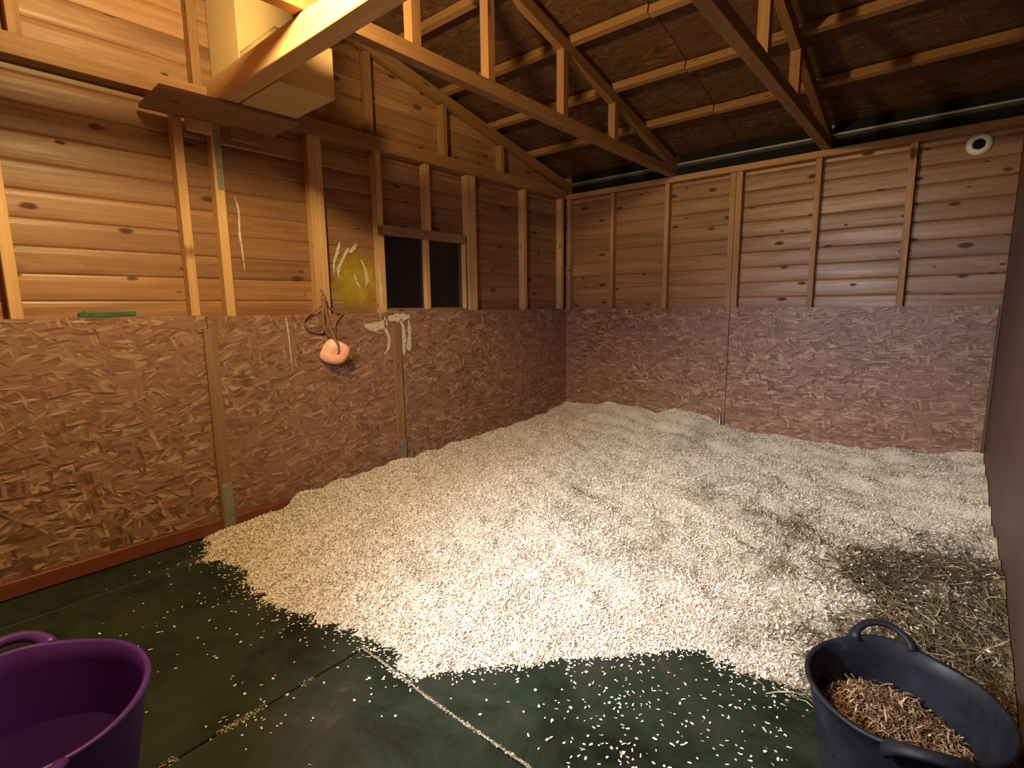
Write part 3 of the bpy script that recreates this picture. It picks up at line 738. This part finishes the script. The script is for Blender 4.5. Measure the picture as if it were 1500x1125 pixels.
# ------------------------------------------------------------------ small things
gs = empty('green_offcut', (-0.012, -3.82, KZ+.004)); tag(gs, 'small green painted strip lying on the kick board ledge', 'offcut')
board('strip', (-0.010, -3.82, KZ+0.016), (0, 1, 0.02), (0, 0, 1), 0.225, 0.024, 0.016, GREENP, gs, 0.004)
board('strip_end', (-0.008, -3.915, KZ+0.020), (0, 1, 0.5), (0, 0, 1), 0.03, 0.022, 0.014, GREENP, gs, 0.004)
# round white cable inlet
rv = empty('round_vent', (3.083, 0.07, 2.14)); tag(rv, 'white round plastic ring with black centre high on back wall', 'vent')
def lathe_y(name, prof, c, mat, parent, seg=40):
    V = []; Fc = []
    for r_i, d in prof:
        for k in range(seg):
            a = 2*math.pi*k/seg; V.append((c[0]+r_i*math.cos(a), c[1]-d, c[2]+r_i*math.sin(a)))
    for i in range(len(prof)-1):
        for k in range(seg):
            k2 = (k+1) % seg; Fc.append((i*seg+k, i*seg+k2, (i+1)*seg+k2, (i+1)*seg+k))
    me = pydata(name, V, Fc); bm = bmesh.new(); bm.from_mesh(me); bmesh.ops.remove_doubles(bm, verts=bm.verts[:], dist=1e-6); bmesh.ops.recalc_face_normals(bm, faces=bm.faces[:]); bm.to_mesh(me); bm.free()
    return mesh_obj(name, me, mat, parent, None, True)
cv = (3.083, DP-.003, 2.208)
lathe_y('flange', [(0.066, 0.0), (0.066, 0.006), (0.058, 0.016), (0.045, 0.022), (0.036, 0.020), (0.031, 0.010), (0.031, 0.002)], cv, WHITEP, rv)
lathe_y('hole', [(0.0, 0.004), (0.030, 0.004), (0.031, 0.001)], cv, BLACKHOLE, rv)
lathe_y('inner_ring', [(0.022, 0.0045), (0.024, 0.008), (0.027, 0.008), (0.028, 0.0045)], cv, BLACKHOLE, rv)

# paint marks: white smears by the window batten, thin white streaks, yellow patch
K = 0.0004
streak([(-2.42, 1.115), (-2.36, 1.10), (-2.27, 1.115), (-2.235, 1.12)], 0.055, K, wl)
streak([(-2.255, 1.165), (-2.25, 1.08), (-2.225, 1.02), (-2.235, 0.95), (-2.27, 0.905)], 0.022, K, wl)
streak([(-2.225, 1.155), (-2.12, 1.16), (-2.03, 1.165)], 0.06, K, wl)
streak([(-2.115, 1.15), (-2.10, 1.05), (-2.105, 0.95), (-2.10, 0.89)], 0.045, K, wl)
streak([(-2.045, 1.14), (-2.04, 1.05), (-2.05, 0.95), (-2.045, 0.91)], 0.035, K, wl)
streak([(-2.965, 1.185), (-2.96, 1.13), (-2.955, 1.05), (-2.95, 0.86)], 0.009, K, wl)
streak([(-3.165, 1.86), (-3.15, 1.78), (-3.155, 1.66), (-3.15, 1.58), (-3.145, 1.45)], 0.011, -DP+.002, wl)
streak([(-2.268, 1.50), (-2.262, 1.38), (-2.258, 1.30), (-2.255, 1.21)], 0.018, SF+.0005, wl)
def yellow_mat():
    t = NT('yellow_stain'); n = t.noise(t.coords((1, 1, 1), False), 14, 4, 0.6)
    tc = t.n('TexCoord'); gr = t.n('TexGradient', gradient_type='SPHERICAL'); mp = t.n('Mapping'); mp.inputs['Scale'].default_value = (1, 4.6, 4.4); t.l(tc.outputs['Object'], mp.inputs[0]); t.l(mp.outputs[0], gr.inputs[0])
    a = t.ramp(t.math('ADD', gr.outputs[0], t.math('MULTIPLY', t.math('SUBTRACT', n, .5), .5)), [(0.02, 0.0), (0.55, 0.75)])
    t.l(a, t.b.inputs['Alpha'])
    return t.out(t.mix(n, (0.30, 0.17, 0.02), (0.66, 0.48, 0.06)), 0.3, 0.5)
YEL = yellow_mat()
ys_m = pydata('yellow_stain', [(0, -.21, -.22), (0, .21, -.22), (0, .21, .22), (0, -.21, .22), (.001, -.21, -.22), (.001, .21, -.22), (.001, .21, .22), (.001, -.21, .22)], [(0, 3, 2, 1), (4, 5, 6, 7), (0, 1, 5, 4), (1, 2, 6, 5), (2, 3, 7, 6), (3, 0, 4, 7)])
mesh_obj('yellow_stain', ys_m, YEL, wl, Matrix.Translation((-DP+.0055, -2.41, 1.41)))
YX = -DP+.007
streak([(-2.525, 1.66), (-2.545, 1.60), (-2.575, 1.53), (-2.58, 1.46)], 0.022, YX, wl, WHITEPAINT)
streak([(-2.46, 1.63), (-2.50, 1.57), (-2.545, 1.49), (-2.55, 1.43)], 0.020, YX, wl, WHITEPAINT)
streak([(-2.40, 1.66), (-2.43, 1.62), (-2.46, 1.60)], 0.025, YX, wl, WHITEPAINT)
streak([(-2.37, 1.56), (-2.345, 1.50), (-2.33, 1.42), (-2.345, 1.38)], 0.020, YX, wl, YEL if False else WHITEPAINT)
streak([(-2.43, 1.46), (-2.41, 1.40), (-2.375, 1.365)], 0.014, YX, wl, WHITEPAINT)
